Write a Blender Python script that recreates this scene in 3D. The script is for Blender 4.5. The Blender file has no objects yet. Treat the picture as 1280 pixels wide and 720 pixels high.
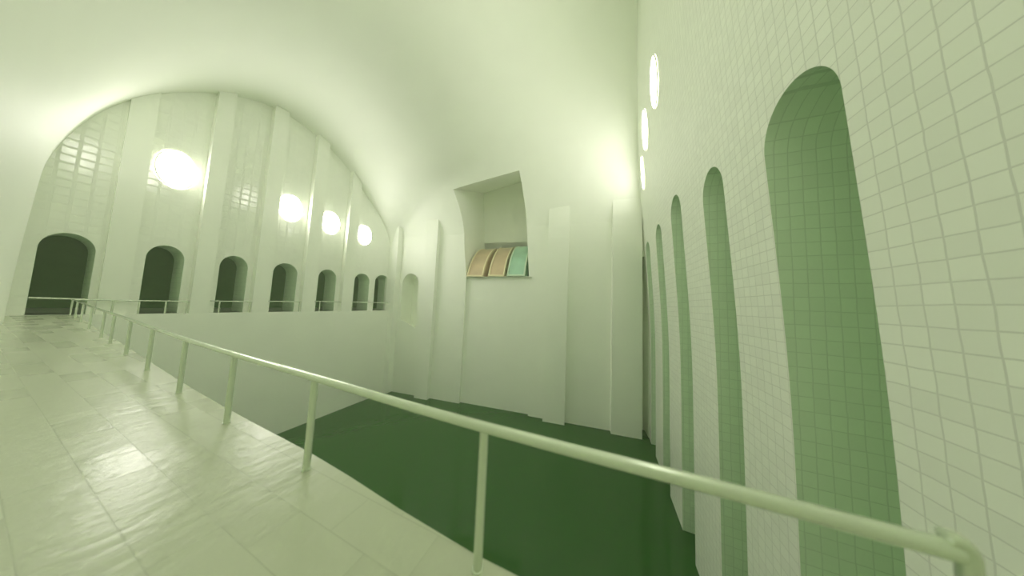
import bpy, bmesh, math
from mathutils import Vector, Matrix

scene = bpy.context.scene
COL = scene.collection
PI = math.pi

# ------------------------------------------------------------------ helpers
def link(name, me, mat=None, parent=None):
    o = bpy.data.objects.new(name, me)
    COL.objects.link(o)
    if mat is not None:
        me.materials.append(mat)
    if parent is not None:
        o.parent = parent
        o.matrix_parent_inverse = Matrix.Translation(parent.location).inverted()
    return o

def mesh_from(verts, faces, smooth_deg=None):
    me = bpy.data.meshes.new('mesh')
    me.from_pydata([tuple(v) for v in verts], [], faces)
    me.validate()
    bm = bmesh.new(); bm.from_mesh(me)
    bmesh.ops.remove_doubles(bm, verts=bm.verts, dist=1e-5)
    bmesh.ops.recalc_face_normals(bm, faces=bm.faces)
    bm.to_mesh(me); bm.free()
    smooth(me, smooth_deg)
    return me

def smooth(me, deg):
    if deg is None:
        return
    me.polygons.foreach_set('use_smooth', [True] * len(me.polygons))
    me.set_sharp_from_angle(angle=math.radians(deg))

def prism(poly, vec):
    """closed prism: planar polygon (list of 3-D points) swept along vec"""
    n = len(poly); vec = Vector(vec)
    v = [Vector(p) for p in poly] + [Vector(p) + vec for p in poly]
    f = [list(range(n))[::-1], list(range(n, 2 * n))]
    f += [[i, (i + 1) % n, n + (i + 1) % n, n + i] for i in range(n)]
    return v, f

def box(x0, x1, y0, y1, z0, z1):
    return prism([(x0, y0, z0), (x1, y0, z0), (x1, y1, z0), (x0, y1, z0)], (0, 0, z1 - z0))

def merge(*vfs):
    V, F = [], []
    for v, f in vfs:
        k = len(V); V += list(v); F += [[i + k for i in q] for q in f]
    return V, F

def tube(pts, r, seg=16, cap=True):
    """round tube swept along a polyline, closed at both ends with slightly domed caps"""
    pts = [Vector(p) for p in pts]
    V, F = [], []
    n = len(pts); up = None
    for i, p in enumerate(pts):
        t = (pts[min(i + 1, n - 1)] - pts[max(i - 1, 0)]).normalized()
        if up is None:
            a = Vector((0, 0, 1)) if abs(t.z) < .9 else Vector((1, 0, 0))
            up = (a - t * a.dot(t)).normalized()
        else:
            up = (up - t * up.dot(t)).normalized()
        s = t.cross(up)
        for k in range(seg):
            a = 2 * PI * k / seg
            V.append(p + r * (math.cos(a) * up + math.sin(a) * s))
    for i in range(n - 1):
        for k in range(seg):
            k2 = (k + 1) % seg
            F.append([i * seg + k, i * seg + k2, (i + 1) * seg + k2, (i + 1) * seg + k])
    for i, sgn in ((0, -1), (n - 1, 1)):
        t = (pts[1] - pts[0]).normalized() if i == 0 else (pts[-1] - pts[-2]).normalized()
        c = len(V); V.append(pts[i] + sgn * t * r * .25)
        for k in range(seg):
            F.append([i * seg + k, i * seg + (k + 1) % seg, c])
    return V, F

def cut(o, cutter_vf, smooth_deg=None, mat=None):
    """boolean-subtract closed shapes from a mesh object, leaving one plain mesh"""
    me = mesh_from(*cutter_vf)
    if mat is not None:
        o.data.materials.append(mat)
        me.materials.append(o.data.materials[0]); me.materials.append(mat)
        for p in me.polygons: p.material_index = 1
    c = bpy.data.objects.new('cutter', me); COL.objects.link(c)
    m = o.modifiers.new('cut', 'BOOLEAN'); m.operation = 'DIFFERENCE'; m.solver = 'EXACT'; m.object = c
    dg = bpy.context.evaluated_depsgraph_get(); dg.update()
    new = bpy.data.meshes.new_from_object(o.evaluated_get(dg))
    o.modifiers.clear(); old = o.data; o.data = new
    bpy.data.meshes.remove(old)
    bpy.data.objects.remove(c); bpy.data.meshes.remove(me)
    smooth(new, smooth_deg)

def structure(o):
    o['kind'] = 'structure'; return o

def tag(o, label, cat, group=None):
    o['label'] = label; o['category'] = cat
    if group: o['group'] = group
    return o

def empty(name, loc, label, cat, group=None):
    o = bpy.data.objects.new(name, None); COL.objects.link(o)
    o.location = loc; o.empty_display_size = .3
    return tag(o, label, cat, group)

def interp(tab, t):
    if t <= tab[0][0]: return tab[0][1]
    for (a, va), (b, vb) in zip(tab, tab[1:]):
        if t <= b:
            return va + (vb - va) * (t - a) / (b - a)
    return tab[-1][1]

def sstep(x):
    x = min(1, max(0, x)); return x * x * (3 - 2 * x)

# ------------------------------------------------------------------ materials
def new_mat(name):
    m = bpy.data.materials.new(name); m.use_nodes = True
    nt = m.node_tree; return m, nt, nt.nodes['Principled BSDF'], nt.nodes, nt.links

def plain(name, col, rough=.4, spec=.5, noise=0.02, nscale=1.5, metal=0.0, bump=0.0):
    m, nt, b, N, Lk = new_mat(name)
    b.inputs['Roughness'].default_value = rough
    b.inputs['Specular IOR Level'].default_value = spec
    b.inputs['Metallic'].default_value = metal
    tc = N.new('ShaderNodeTexCoord'); nz = N.new('ShaderNodeTexNoise')
    nz.inputs['Scale'].default_value = nscale; nz.inputs['Detail'].default_value = 4
    Lk.new(tc.outputs['Object'], nz.inputs['Vector'])
    rp = N.new('ShaderNodeValToRGB')
    lo = [max(0, c * (1 - noise)) for c in col]; hi = [min(1, c * (1 + noise)) for c in col]
    rp.color_ramp.elements[0].color = (*lo, 1); rp.color_ramp.elements[1].color = (*hi, 1)
    rp.color_ramp.elements[0].position = .3; rp.color_ramp.elements[1].position = .7
    Lk.new(nz.outputs['Fac'], rp.inputs['Fac']); Lk.new(rp.outputs['Color'], b.inputs['Base Color'])
    if bump:
        bp = N.new('ShaderNodeBump'); bp.inputs['Strength'].default_value = bump; bp.inputs['Distance'].default_value = .02
        Lk.new(nz.outputs['Fac'], bp.inputs['Height']); Lk.new(bp.outputs['Normal'], b.inputs['Normal'])
    return m

def tiled(name, col, grout, w, h, gap, rough=.25, var=.03, bump=.3, wave=0.0, mode='wall', spec=.5, warp=.0, offset=(0, 0)):
    """glazed square tiles laid by object coordinates; walls map across their own face, floors from above"""
    m, nt, b, N, Lk = new_mat(name)
    b.inputs['Specular IOR Level'].default_value = spec
    tc = N.new('ShaderNodeTexCoord'); sp = N.new('ShaderNodeSeparateXYZ')
    vec_in = tc.outputs['Object']
    if warp:
        wn = N.new('ShaderNodeTexNoise'); wn.inputs['Scale'].default_value = 1.7; wn.inputs['Detail'].default_value = 2
        Lk.new(tc.outputs['Object'], wn.inputs['Vector'])
        ws = N.new('ShaderNodeVectorMath'); ws.operation = 'SCALE'; ws.inputs['Scale'].default_value = warp
        Lk.new(wn.outputs['Color'], ws.inputs[0])
        wa = N.new('ShaderNodeVectorMath'); wa.operation = 'ADD'
        Lk.new(tc.outputs['Object'], wa.inputs[0]); Lk.new(ws.outputs[0], wa.inputs[1])
        vec_in = wa.outputs[0]
    Lk.new(vec_in, sp.inputs[0])
    cb = N.new('ShaderNodeCombineXYZ')
    if mode == 'wall':
        g = N.new('ShaderNodeNewGeometry'); sn = N.new('ShaderNodeSeparateXYZ'); Lk.new(g.outputs['True Normal'], sn.inputs[0])
        ab = N.new('ShaderNodeMath'); ab.operation = 'ABSOLUTE'; Lk.new(sn.outputs['Y'], ab.inputs[0])
        gt = N.new('ShaderNodeMath'); gt.operation = 'GREATER_THAN'; gt.inputs[1].default_value = .6; Lk.new(ab.outputs[0], gt.inputs[0])
        mx = N.new('ShaderNodeMix'); mx.data_type = 'FLOAT'
        Lk.new(gt.outputs[0], mx.inputs[0]); Lk.new(sp.outputs['Y'], mx.inputs[2]); Lk.new(sp.outputs['X'], mx.inputs[3])
        Lk.new(mx.outputs[0], cb.inputs['X']); Lk.new(sp.outputs['Z'], cb.inputs['Y'])
    else:
        Lk.new(sp.outputs['X'], cb.inputs['X']); Lk.new(sp.outputs['Y'], cb.inputs['Y'])
    mp = N.new('ShaderNodeVectorMath'); mp.operation = 'ADD'; mp.inputs[1].default_value = (*offset, 0)
    Lk.new(cb.outputs[0], mp.inputs[0])
    br = N.new('ShaderNodeTexBrick')
    br.offset = 0 if mode == 'wall' else .5; br.squash = 1
    br.inputs['Scale'].default_value = 1
    br.inputs['Brick Width'].default_value = w; br.inputs['Row Height'].default_value = h
    br.inputs['Mortar Size'].default_value = gap; br.inputs['Mortar Smooth'].default_value = .15
    br.inputs['Color1'].default_value = (*[c * (1 - var) for c in col], 1)
    br.inputs['Color2'].default_value = (*[min(1, c * (1 + var)) for c in col], 1)
    br.inputs['Mortar'].default_value = (*grout, 1)
    if mode == 'floor':       # rows run along the deck, so swap the axes
        sw = N.new('ShaderNodeSeparateXYZ'); c2 = N.new('ShaderNodeCombineXYZ')
        Lk.new(mp.outputs[0], sw.inputs[0]); Lk.new(sw.outputs['Y'], c2.inputs['X']); Lk.new(sw.outputs['X'], c2.inputs['Y'])
        Lk.new(c2.outputs[0], br.inputs['Vector'])
    else:
        Lk.new(mp.outputs[0], br.inputs['Vector'])
    Lk.new(br.outputs['Color'], b.inputs['Base Color'])
    rr = N.new('ShaderNodeMapRange'); rr.inputs['To Min'].default_value = rough; rr.inputs['To Max'].default_value = .8
    Lk.new(br.outputs['Fac'], rr.inputs['Value']); Lk.new(rr.outputs[0], b.inputs['Roughness'])
    if mode == 'floor':       # each slab polished a little differently
        b3 = N.new('ShaderNodeTexBrick'); b3.offset = br.offset; b3.squash = 1
        for k in ('Scale', 'Brick Width', 'Row Height', 'Mortar Size'): b3.inputs[k].default_value = br.inputs[k].default_value
        b3.inputs['Color1'].default_value = (0, 0, 0, 1); b3.inputs['Color2'].default_value = (1, 1, 1, 1); b3.inputs['Mortar'].default_value = (1, 1, 1, 1)
        Lk.new(c2.outputs[0], b3.inputs['Vector'])
        r3 = N.new('ShaderNodeMapRange'); r3.inputs['To Min'].default_value = rough - .02; r3.inputs['To Max'].default_value = rough + .05
        Lk.new(b3.outputs['Color'], r3.inputs['Value']); Lk.new(r3.outputs[0], b.inputs['Roughness'])
    inv = N.new('ShaderNodeMath'); inv.operation = 'SUBTRACT'; inv.inputs[0].default_value = 1; Lk.new(br.outputs['Fac'], inv.inputs[1])
    bp = N.new('ShaderNodeBump'); bp.inputs['Strength'].default_value = bump; bp.inputs['Distance'].default_value = .01
    Lk.new(inv.outputs[0], bp.inputs['Height'])
    if wave:
        st = N.new('ShaderNodeMapping'); st.inputs['Scale'].default_value = (3.5, 6, 3) if mode == 'floor' else (2, 2, 2)
        Lk.new(tc.outputs['Object'], st.inputs['Vector'])
        nz = N.new('ShaderNodeTexNoise'); nz.inputs['Scale'].default_value = 1; nz.inputs['Detail'].default_value = 5; nz.inputs['Roughness'].default_value = .55
        Lk.new(st.outputs[0], nz.inputs['Vector'])
        b2 = N.new('ShaderNodeBump'); b2.inputs['Strength'].default_value = wave; b2.inputs['Distance'].default_value = .05
        Lk.new(nz.outputs['Fac'], b2.inputs['Height']); Lk.new(bp.outputs['Normal'], b2.inputs['Normal'])
        Lk.new(b2.outputs['Normal'], b.inputs['Normal'])
    else:
        Lk.new(bp.outputs['Normal'], b.inputs['Normal'])
    return m

def glow(name, col, strength):
    m, nt, b, N, Lk = new_mat(name)
    b.inputs['Base Color'].default_value = (*col, 1)
    b.inputs['Emission Color'].default_value = (*col, 1)
    b.inputs['Emission Strength'].default_value = strength
    return m

A = (.912, .94, .857)          # pale green-white glaze
M_plaster = plain('white_plaster', A, rough=.6, spec=.35, noise=.012, nscale=.6)
M_lower = plain('lower_wall_plaster', A, rough=.45, noise=.015, nscale=.5)
M_left = tiled('end_wall_tiles', A, tuple(c * .93 for c in A), 0.6, .55, .07, rough=.12, var=.015, bump=.5, spec=.9)
M_pil = plain('pilaster_plaster', A, rough=.22, noise=.01)
M_right = tiled('right_wall_tiles', A, tuple(c * .82 for c in A), .37, .37, .014, rough=.3, var=.03, bump=.5, warp=.05)
M_niche_shade = tiled('niche_tiles_shade_tint', (.76, .89, .71), (.64, .76, .60), .32, .42, .014, rough=.3, var=.03, bump=.5, warp=.05)  # recess tiles with the greener tone of shade put into their colour
M_deck = tiled('deck_slabs', (.55, .59, .455), (.45, .49, .365), .83, .335, .004, rough=.27, var=.012, bump=.25, wave=.17, mode='floor', offset=(.03, .02))
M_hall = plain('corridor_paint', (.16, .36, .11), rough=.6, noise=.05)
M_rail = plain('painted_metal', (.74, .81, .67), rough=.2, noise=.02, metal=.55)
M_lamp = glow('lamp_diffuser', (1.0, .97, .885), 22.0)
M_lamp_wide = glow('lamp_diffuser_wide', (1.0, .97, .885), 7.5)
M_ring = plain('lamp_ring', (.85, .88, .78), rough=.3)
M_tan = plain('tan_glazed', (.62, .48, .32), rough=.3, noise=.12, nscale=.5)
M_tan_rim = plain('tan_rim', (.85, .76, .52), rough=.35)
M_teal = plain('teal_glazed', (.42, .68, .52), rough=.3, noise=.12, nscale=.5)
M_teal_rim = plain('teal_rim', (.66, .80, .62), rough=.35)

def water_mat():
    m, nt, b, N, Lk = new_mat('dark_green_water')
    b.inputs['Base Color'].default_value = (.022, .10, .014, 1)
    b.inputs['Roughness'].default_value = .06; b.inputs['IOR'].default_value = 1.5
    tc = N.new('ShaderNodeTexCoord')
    nz = N.new('ShaderNodeTexNoise'); nz.inputs['Scale'].default_value = 1.1; nz.inputs['Detail'].default_value = 5
    Lk.new(tc.outputs['Object'], nz.inputs['Vector'])
    bp = N.new('ShaderNodeBump'); bp.inputs['Strength'].default_value = .12; bp.inputs['Distance'].default_value = .15
    Lk.new(nz.outputs['Fac'], bp.inputs['Height']); Lk.new(bp.outputs['Normal'], b.inputs['Normal'])
    return m
M_water = water_mat()

# ------------------------------------------------------------------ plan of the hall
L = 32.6                      # face of the end wall (looking along the deck)
LF = 31.9                     # face of its lower wall and pilasters
ZW = -13.0                    # water level, far below the deck at z = 0
P0 = Vector((31.4, -5.35, 0)); P1 = Vector((27.3, 32.6, 0))     # foot of the long side wall
EU = (P1 - P0).normalized(); EN = Vector((-EU.y, EU.x, 0))       # along it, and out into the room
def cw(u, d, z):              # point by distance along the side wall, out of it, and height
    p = P0 + EU * u + EN * d; return (p.x, p.y, z)
def xr(y): return P0.x + (P1.x - P0.x) * (y - P0.y) / (P1.y - P0.y)
def xl(y): return 1.2 - (L - y) * .135
def yw(z):                    # the right wall leans in a little above the deck
    return -5.35 + .06 * 1.5 * math.log(1 + math.exp(min(z, 60) / 1.5))

# vault: cross-sections lofted along the hall
ZS = 11.5
lun = [(26.2, 8), (26.2, 10.6), (25.6, 12.4), (23.9, 14.9), (22.4, 16.3), (20.6, 17.9), (18.2, 19.9), (15.4, 21.25), (13, 21.75), (10.9, 21.6), (8.75, 20.7),
       (7.4, 19.75), (6.2, 18.75), (4.8, 17.25), (3.4, 15.2), (2.27, 12.6), (1.56, 9.8), (1.31, 6.3), (1.2, 3), (1.2, -.5), (1.2, -2)]
LC = (13.5, ZS)
lpol = sorted((math.degrees(math.atan2(z - LC[1], x - LC[0])) % 360 if x < LC[0] else math.degrees(math.atan2(z - LC[1], x - LC[0])),
               math.hypot(x - LC[0], z - LC[1])) for x, z in lun)
def smooth_interp(tab, t):    # Catmull-Rom through the measured outline
    if t <= tab[0][0]: return tab[0][1]
    if t >= tab[-1][0]: return tab[-1][1]
    k = max(i for i in range(len(tab) - 1) if tab[i][0] <= t)
    (t1, p1), (t2, p2) = tab[k], tab[k + 1]
    t0, p0 = tab[max(k - 1, 0)]; t3, p3 = tab[min(k + 2, len(tab) - 1)]
    m1 = (p2 - p0) / max(t2 - t0, 1e-6); m2 = (p3 - p1) / max(t3 - t1, 1e-6)
    h = t2 - t1; x = (t - t1) / h
    return (2*x**3 - 3*x**2 + 1) * p1 + (x**3 - 2*x**2 + x) * h * m1 + (3*x**2 - 2*x**3) * p2 + (x**3 - x**2) * h * m2
def gen_r(a, b, t):
    c, s = math.cos(t), math.sin(t)
    if s >= 0: return 1 / math.sqrt((c / a) ** 2 + (s / b) ** 2)
    return a / max(abs(c), .2)
def section(y):
    x0, x1 = xl(y), xr(y) + .05
    cx, a = (x0 + x1) / 2, (x1 - x0) / 2
    b = 10 + 22 * sstep((26 - y) / 31) ** 1.6
    wl_ = max(0, (y + 9) / (L + 9)) ** 1.5
    end = 180 + math.degrees(math.atan2(ZS + .05, a))
    out = []
    n = 84
    for i in range(n + 1):
        deg = -10 + (end + 10) * i / n
        t = math.radians(deg)
        g = gen_r(a, b, t); gx, gz = cx + g * math.cos(t), ZS + g * math.sin(t)
        l = smooth_interp(lpol, deg); lx, lz = LC[0] + l * math.cos(t), LC[1] + l * math.sin(t)
        ya = 31.0 - 5 * sstep((deg - 8) / 20) - 14 * sstep((deg - 20) / 30)
        wr_ = sstep((y - ya) / (L - ya))
        w = wr_ + (wl_ - wr_) * sstep((deg - 60) / 60)
        out.append((gx + (lx - gx) * w, gz + (lz - gz) * w))
    out[-1] = (out[-1][0], -.05)
    return out
ys = [-9 + (25 + 9) * i / 26 for i in range(27)] + [25 + 8.0 * i / 20 for i in range(1, 21)]
V, F = [], []
for y in ys:
    s = section(min(y, L))
    ring = [(x, y, z) for x, z in s] + [(-16, y, -.05), (-16, y, 46), (46, y, 46), (46, y, s[0][1])]
    V += ring
R_ = len(ring)
for j in range(len(ys) - 1):
    for i in range(R_):
        F.append([j * R_ + i, j * R_ + (i + 1) % R_, (j + 1) * R_ + (i + 1) % R_, (j + 1) * R_ + i])
F.append(list(range(R_))); F.append([(len(ys) - 1) * R_ + i for i in range(R_)][::-1])
vault = structure(link('ceiling', mesh_from(V, F), M_plaster))

# long side wall below the vault
back_poly = [cw(-4, 0, -15), cw(39, 0, -15), cw(39, -14, -15), cw(-4, -14, -15)]
wall_back = structure(link('wall_back', mesh_from(*prism(back_poly, (0, 0, 28))), M_plaster))

# big square niche, cut through wall and vault
def loft(a, b):
    n = len(a); v = list(a) + list(b)
    return v, [list(range(n))[::-1], list(range(n, 2 * n))] + [[i, (i + 1) % n, n + (i + 1) % n, n + i] for i in range(n)]
nc = [(24.65, 5.7), (14.95, 5.85), (16.4, 21.2), (25.9, 19.4)]
niche_cut = loft([cw(u, 8, z - (3.6 if z > 10 else 0)) for u, z in nc], [cw(u, -7.6, z + (3.4 if z > 10 else 0)) for u, z in nc])
cut(vault, niche_cut, 30)
# shallow panel below the niche, and the arched niche near the corner
pn = [(24.7, -15.5), (14.4, -15.5), (14.5, 5.78), (24.65, 5.70)]
panel_cut = loft([cw(u, 1, z) for u, z in pn], [cw(u, -.45, z) for u, z in pn])
def arch_uz(u0, u1, z0a, z0b, zs, ze, n=24):
    c, a = (u0 + u1) / 2, (u1 - u0) / 2
    return [(u0, z0a), (u1, z0b)] + [(c + a * math.cos(PI * i / n), zs + (ze - zs) * math.sin(PI * i / n)) for i in range(n + 1)]
an = arch_uz(33.1, 36.25, -2.2, -1.0, 4.4, 6.15)
arch_cut = loft([cw(u, 1, z) for u, z in an], [cw(u, -2.6, z - (1.3 if z < 0 else 0)) for u, z in an])
cut(wall_back, niche_cut); cut(wall_back, panel_cut); cut(wall_back, arch_cut, 30)
sl = [(.05, -15.5), (.9, -15.5), (.9, 12.5), (.05, 12.5)]
cut(wall_back, loft([cw(u, 1, z) for u, z in sl], [cw(u, -2.2, z) for u, z in sl]), 30)

# pilasters of the side wall (they sink into the vault as it bends in)
for i, (u0, u1) in enumerate([(29.65, 31.95), (9.6, 12.35), (.9, 4.2)]):
    if i == 0:
        pr = [(-.05, -15), (.7, -15), (.7, 17.5), (-.05, 17.5)]
    else:                     # these two die away into the wall before the vault bends in
        pr = [(-.05, -15), (.7, -15), (.7, 9.5), (.66, 11), (.56, 12.5), (.4, 14), (.18, 15.5), (-.05, 17)]
    v, f = prism([cw(u0, d, z) for d, z in pr], EU * (u1 - u0))
    structure(link('trim_%d' % (i + 1), mesh_from(v, f), M_plaster))
v, f = prism([(26.15, 33, -15), (26.15, L - .02, -15), (26.5, 31.2, -15), (28.5, 31.2, -15), (28.5, 33, -15)], (0, 0, 31))
structure(link('trim_4', mesh_from(v, f), M_plaster))

# ------------------------------------------------------------------ end wall with its row of arches
wl = structure(link('wall_left', mesh_from(*box(-3, 30, L, L + 2.4, -.3, 25)), M_left))
arches = [(1.72, 3.45, 5.35), (5.28, 7.0, 5.45), (8.88, 10.65, 5.37), (12.5, 14.55, 5.35), (16.62, 18.65, 5.3), (21.0, 23.2, 5.4), (24.1, 26.5, 5.6)]
cs = []
for x0, x1, zt in arches:
    uz = arch_uz(x0, x1, 0, 0, zt - 1.12, zt)
    cs.append(prism([(u, L - 1, z) for u, z in uz], (0, 4.4, 0)))
cut(wl, merge(*cs), 30, M_niche_shade)
structure(link('wall_left_lower', mesh_from(*merge(box(-3, 31, LF, 43, -15, 0))), M_lower))
# unlit corridor behind the arches
v, f = box(-2, 29, L + 2.38, 42, -.02, 8.5)
f = [q for q in f if not all(abs(v[i][1] - (L + 2.38)) < 1e-4 for i in q)]
structure(link('wall_corridor', mesh_from(v, f), M_hall))
# pilasters
for i, (x0, x1, yf) in enumerate([(3.74, 4.82, 32.3), (7.42, 8.42, LF), (11.0, 12.12, LF), (14.92, 16.15, LF), (19.15, 20.45, LF)]):
    v, f = box(x0, x1, yf, L + .05, 0, 23)
    structure(link('trim_%d' % (i + 5), mesh_from(v, f), M_pil))

# ------------------------------------------------------------------ right wall, leaning profile with tall niches
prof = [(yw(z), z) for z in [-15, -10, -6, -4, -3, -2, -1, 0, 1, 2, 3, 4, 6, 8, 10, 14, 18, 24, 30, 36, 44]]
poly = [(-8, y, z) for y, z in prof] + [(-8, -13, 44), (-8, -13, -15)]
wr = structure(link('wall_right', mesh_from(*prism(poly, (42, 0, 0)), smooth_deg=20), M_right))
cs = []
for x0, x1, zt in [(7.0, 9.55, 8.4), (12.15, 14.25, 8.85), (17.5, 19.75, 10.1), (22.7, 24.9, 9.8), (27.9, 30.1, 9.6)]:
    uz = arch_uz(x0, x1, -15.5, -15.5, zt - 1.35, zt)
    cs.append(prism([(u, -2, z) for u, z in uz], (0, -8.2, 0)))
cut(wr, merge(*cs), 25, M_niche_shade)

# ------------------------------------------------------------------ deck and water
rail_x = [(-1.43, 1.61), (0, 1.58), (.81, 1.545), (3.0, 1.60), (5.1, 1.635), (7.4, 1.71), (9.9, 1.83), (12.7, 1.98), (15.7, 2.13), (17.6, 2.20), (21.5, 2.39), (25.5, 2.61), (29, 2.78), (31.9, 2.92)]
def rx(y):
    # smoothed
    return sum(interp(rail_x, y + k * .6) for k in (-1, 0, 1)) / 3
edge = [(rx(y) + .085 + .1 * sstep((y - .5) / 3), y) for y in [-5.6, -4, -2.5] + [-1.5 + i * .8 for i in range(42)] + [31.95]]
dk = [(-8, -5.6, 0), *[(x, y, 0) for x, y in edge], (-8, 31.95, 0)]
structure(link('floor', mesh_from(*prism(dk, (0, 0, -.35))), M_deck))
dk2 = [(-8, -5.6, -.35), *[(x - .02, y, -.35) for x, y in edge], (-8, 31.95, -.35)]
structure(link('wall_pool_side', mesh_from(*prism(dk2, (0, 0, -14.6))), M_lower))
structure(link('pool_water', mesh_from(*box(-1, 33, -11, 32.2, ZW - 1.5, ZW)), M_water))
# wall that closes the hall behind the vault on the near side is the vault's own foot

# ------------------------------------------------------------------ lamps
def lamp(name, c, a, b, tilt, label, group, mat=None):
    """flat oval luminous disc in a raised ring; c = centre on the wall, tilt = rotation that faces it off the wall"""
    e = empty(name, c, label, 'lamp', group)
    n = 48
    def ring(ra, rb, y): return [Vector((ra * math.cos(2 * PI * i / n), y, rb * math.sin(2 * PI * i / n))) for i in range(n)]
    rot = tilt.to_3x3(); cc = Vector(c)
    layers = [ring(a + .1, b + .1, .02), ring(a + .1, b + .1, -.06), ring(a + .02, b + .02, -.08), ring(a, b, -.04)]
    V = [cc + rot @ p for l in layers for p in l]; F = []
    for j in range(len(layers) - 1):
        for i in range(n):
            F.append([j * n + i, j * n + (i + 1) % n, (j + 1) * n + (i + 1) % n, (j + 1) * n + i])
    link('lamp_ring', mesh_from(V, F, 30), M_ring, e)
    V = [cc + rot @ p for p in ring(a, b, -.045)] + [cc + rot @ Vector((0, -.09, 0))]
    F = [[i, (i + 1) % n, n] for i in range(n)]
    link('lamp_diffuser', mesh_from(V, F, 60), mat or M_lamp, e)
    return e
names = ['largest round glowing lamp on the arched end wall, above the second arch',
         'glowing lamp on the end wall above the fourth arch, second along the row',
         'glowing lamp on the end wall above the fifth arch, third along the row',
         'smallest glowing lamp on the end wall, nearest the corner']
for (x, z, a, b), nm in zip([(6.03, 11.8, .93, 1.5), (13.37, 11.6, .97, 1.46), (17.38, 11.33, 1.0, 1.4), (21.83, 11.08, 1.0, 1.38)], names):
    lamp('wall_lamp', (x, L - .03, z), a, b, Matrix.Identity(4), nm, 'round lamps on the end wall')
names = ['topmost slim oval glowing lamp on the tiled right wall', 'middle slim oval glowing lamp on the tiled right wall',
         'lowest slim oval glowing lamp on the tiled right wall, beside the corner']
lean = math.atan(.06)
def right_lamp(x, z, a, b, nm):
    rot = Matrix.Rotation(PI, 4, 'Z') @ Matrix.Rotation(lean, 4, 'X')
    lamp('wall_lamp', (x, yw(z) + .03, z), a, b, rot, nm, 'oval lamps on the right wall', M_lamp_wide)
for (x, z, a, b), nm in zip([(21.2, 21.7, 1.15, 2.2), (26.0, 21.0, 1.05, 2.15), (28.6, 17.7, .5, 1.95)], names):
    right_lamp(x, z, a, b, nm)
for x in (10.4, 5.2, 0.0, -5.2):    # unseen lamps: tile glare suggests some, the rest are added to brighten the hall
    right_lamp(x, 20.5, 1.15, 2.2, 'unseen oval lamp extending the right wall row over the near end of the deck')

# ------------------------------------------------------------------ railings
RR, PR = .038, .034
dr = empty('deck_railing', (rx(12), 12, 0), 'long pale metal railing along the edge of the deck above the water', 'railing')
ypts = [-1.36 + i * (31.95 + 1.36) / 90 for i in range(91)]
link('top_rail', mesh_from(*tube([(rx(y), y, 1.0) for y in ypts], RR, 20), smooth_deg=50), M_rail, dr)
posts = [.81, 3.02, 5.12, 7.35, 9.95, 12.72, 15.6, 17.6, 21.4, 25.5, 28.7, 31.9]
for y in posts:
    x = rx(y) + .012
    v = merge(tube([(x, y, 0), (x, y, .97)], PR, 16), tube([(x, y, 0), (x, y, .012)], PR * 1.25, 16))
    link('post', mesh_from(*v, smooth_deg=50), M_rail, dr)
# end post: rises past the rail and bends over towards it
x, y = rx(-1.43) - .005, -1.385
arc = [(x, y, 0), (x, y, .5), (x, y, .99)]
for i in range(1, 13):
    t = PI / 2 * i / 12
    arc.append((x, y + .04 * (1 - math.cos(t)), .99 + .058 * math.sin(t)))
arc.append((x, y + .055, 1.048))
link('end_post', mesh_from(*tube(arc, .03, 20), smooth_deg=50), M_rail, dr)

def ledge_rail(x0, x1, z, post_xs, label, y=32.0, r=.05, zb=0.0):
    e = empty('ledge_railing', ((x0 + x1) / 2, y, 0), label, 'railing', 'railings along the end wall ledge')
    link('top_rail', mesh_from(*tube([(x0, y, z), (x1, y, z)], r, 12), smooth_deg=50), M_rail, e)
    for px in post_xs:
        link('post', mesh_from(*tube([(px, y, zb), (px, y, z - .02)], r * .9, 12), smooth_deg=50), M_rail, e)
ledge_rail(2.97, 7.42, .985, [4.25, 5.22, 6.32, 7.3], 'thin railing from the deck corner past the second arch')
ledge_rail(8.42, 11.0, 1.05, [9.0, 10.9], 'thin railing in front of the third arch from the left')
ledge_rail(12.12, 14.92, 1.12, [14.75], 'thin railing in front of the fourth arch from the left')
ledge_rail(16.15, 19.15, 1.2, [16.75], 'thin railing in front of the fifth arch from the left')
ledge_rail(20.45, 26.3, 1.22, [20.6], 'thin railing in front of the last two arches by the corner')
gb = tube([(1.745, L + .1, 1.06), (3.425, L + .1, 1.0)], .06, 12)
tag(link('guard_bar', mesh_from(*gb, smooth_deg=50), M_rail), 'pale guard bar across the dark leftmost arch', 'railing')

# ------------------------------------------------------------------ curved slides in the square niche
def slide(u0, u1, z0, h, depth, mb, mr, label):
    """solid quarter-round block, its curved face rising out of the niche; raised rims along both sides, lip at its foot"""
    n = 20
    cv = [(.12 - depth * (.75 * (1 - math.cos(PI / 2 * i / n)) + .25 * math.sin(PI / 2 * i / n)), z0 + h * math.sin(PI / 2 * i / n)) for i in range(n + 1)]
    c = cw((u0 + u1) / 2, 0, z0)
    e = empty('curved_slide', c, label, 'slide', 'curved slides in the square niche')
    prof = cv + [(.12 - depth, z0)]
    pu = [cw(u0, d, z) for d, z in prof]
    link('body', mesh_from(*prism(pu, EU * (u1 - u0)), smooth_deg=30), mb, e)
    for ua in (u0 - .03, u1 - .15):
        o = [(d + .10, z + .05) for d, z in cv]
        ring = o + [(d - .25, z - .12) for d, z in cv[::-1]]
        ring = [(d, max(z, z0)) for d, z in ring]
        link('side_rim', mesh_from(*prism([cw(ua, d, z) for d, z in ring], EU * .18), smooth_deg=30), mr, e)
    link('front_lip', mesh_from(*prism([cw(u0 - .03, d, z) for d, z in [(-.1, z0), (.26, z0), (.26, z0 + .16), (.2, z0 + .24), (-.1, z0 + .24)]], EU * (u1 - u0 + .06))), mr, e)
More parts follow.
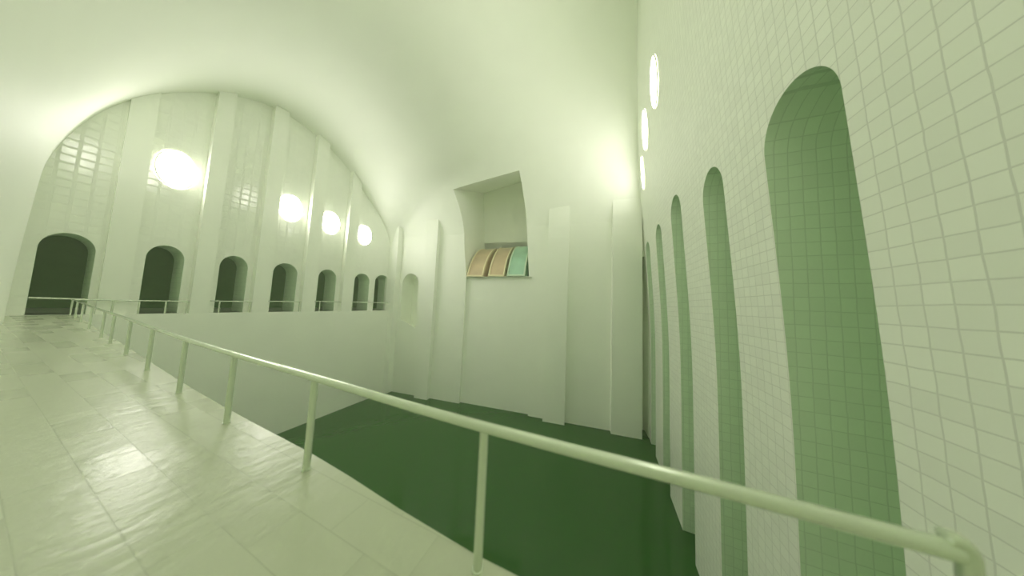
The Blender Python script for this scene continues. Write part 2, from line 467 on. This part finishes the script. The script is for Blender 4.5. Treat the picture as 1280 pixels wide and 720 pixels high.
slide(21.9, 24.42, 5.71, 5.7, 6.6, M_tan, M_tan_rim, 'tan curved slide at the left end of the square niche')
slide(18.6, 20.98, 5.77, 5.8, 6.6, M_tan, M_tan_rim, 'tan curved slide in the middle, next to the teal one')
slide(15.55, 18.1, 5.82, 5.9, 6.6, M_teal, M_teal_rim, 'teal curved slide at the right end of the square niche')

# ------------------------------------------------------------------ camera
G = dict(yaw=0.3826, pitch=0.0692, roll=0.0416, f=279.2, h=1.9345)
cy, sy, cp, sp = math.cos(G['yaw']), math.sin(G['yaw']), math.cos(G['pitch']), math.sin(G['pitch'])
fwd = Vector((cy * cp, sy * cp, sp)); rt = Vector((sy, -cy, 0)); up = rt.cross(fwd)
c, s = math.cos(G['roll']), math.sin(G['roll'])
r2, u2 = c * rt + s * up, -s * rt + c * up
cd = bpy.data.cameras.new('camera'); cam = bpy.data.objects.new('camera', cd); COL.objects.link(cam)
cd.sensor_width = 36; cd.lens = G['f'] * 36 / 1280; cd.dof.use_dof = True; cd.dof.focus_distance = 22; cd.dof.aperture_fstop = .4; cd.clip_start = .05; cd.clip_end = 300
cam.matrix_world = Matrix(((r2.x, u2.x, -fwd.x, 0), (r2.y, u2.y, -fwd.y, 0), (r2.z, u2.z, -fwd.z, G['h']), (0, 0, 0, 1)))
scene.camera = cam

# ------------------------------------------------------------------ world and colour management
w = bpy.data.worlds.new('world'); scene.world = w; w.use_nodes = True
w.node_tree.nodes['Background'].inputs['Color'].default_value = (.02, .03, .015, 1)
w.node_tree.nodes['Background'].inputs['Strength'].default_value = 0.0
vo = w.node_tree.nodes.new('ShaderNodeVolumeScatter')
vo.inputs['Color'].default_value = (.85, 1, .72, 1); vo.inputs['Density'].default_value = .003; vo.inputs['Anisotropy'].default_value = .3
w.node_tree.links.new(vo.outputs[0], w.node_tree.nodes['World Output'].inputs['Volume'])
vs = scene.view_settings
vs.view_transform = 'Standard'; vs.look = 'None'; vs.gamma = 1; vs.use_curve_mapping = False; vs.exposure = .45
cyc = scene.cycles
cyc.max_bounces = 15; cyc.diffuse_bounces = 13; cyc.glossy_bounces = 4
cyc.use_adaptive_sampling = True; cyc.adaptive_threshold = .08
cyc.volume_bounces = 2
cyc.use_denoising = True
cyc.sample_clamp_indirect = 8
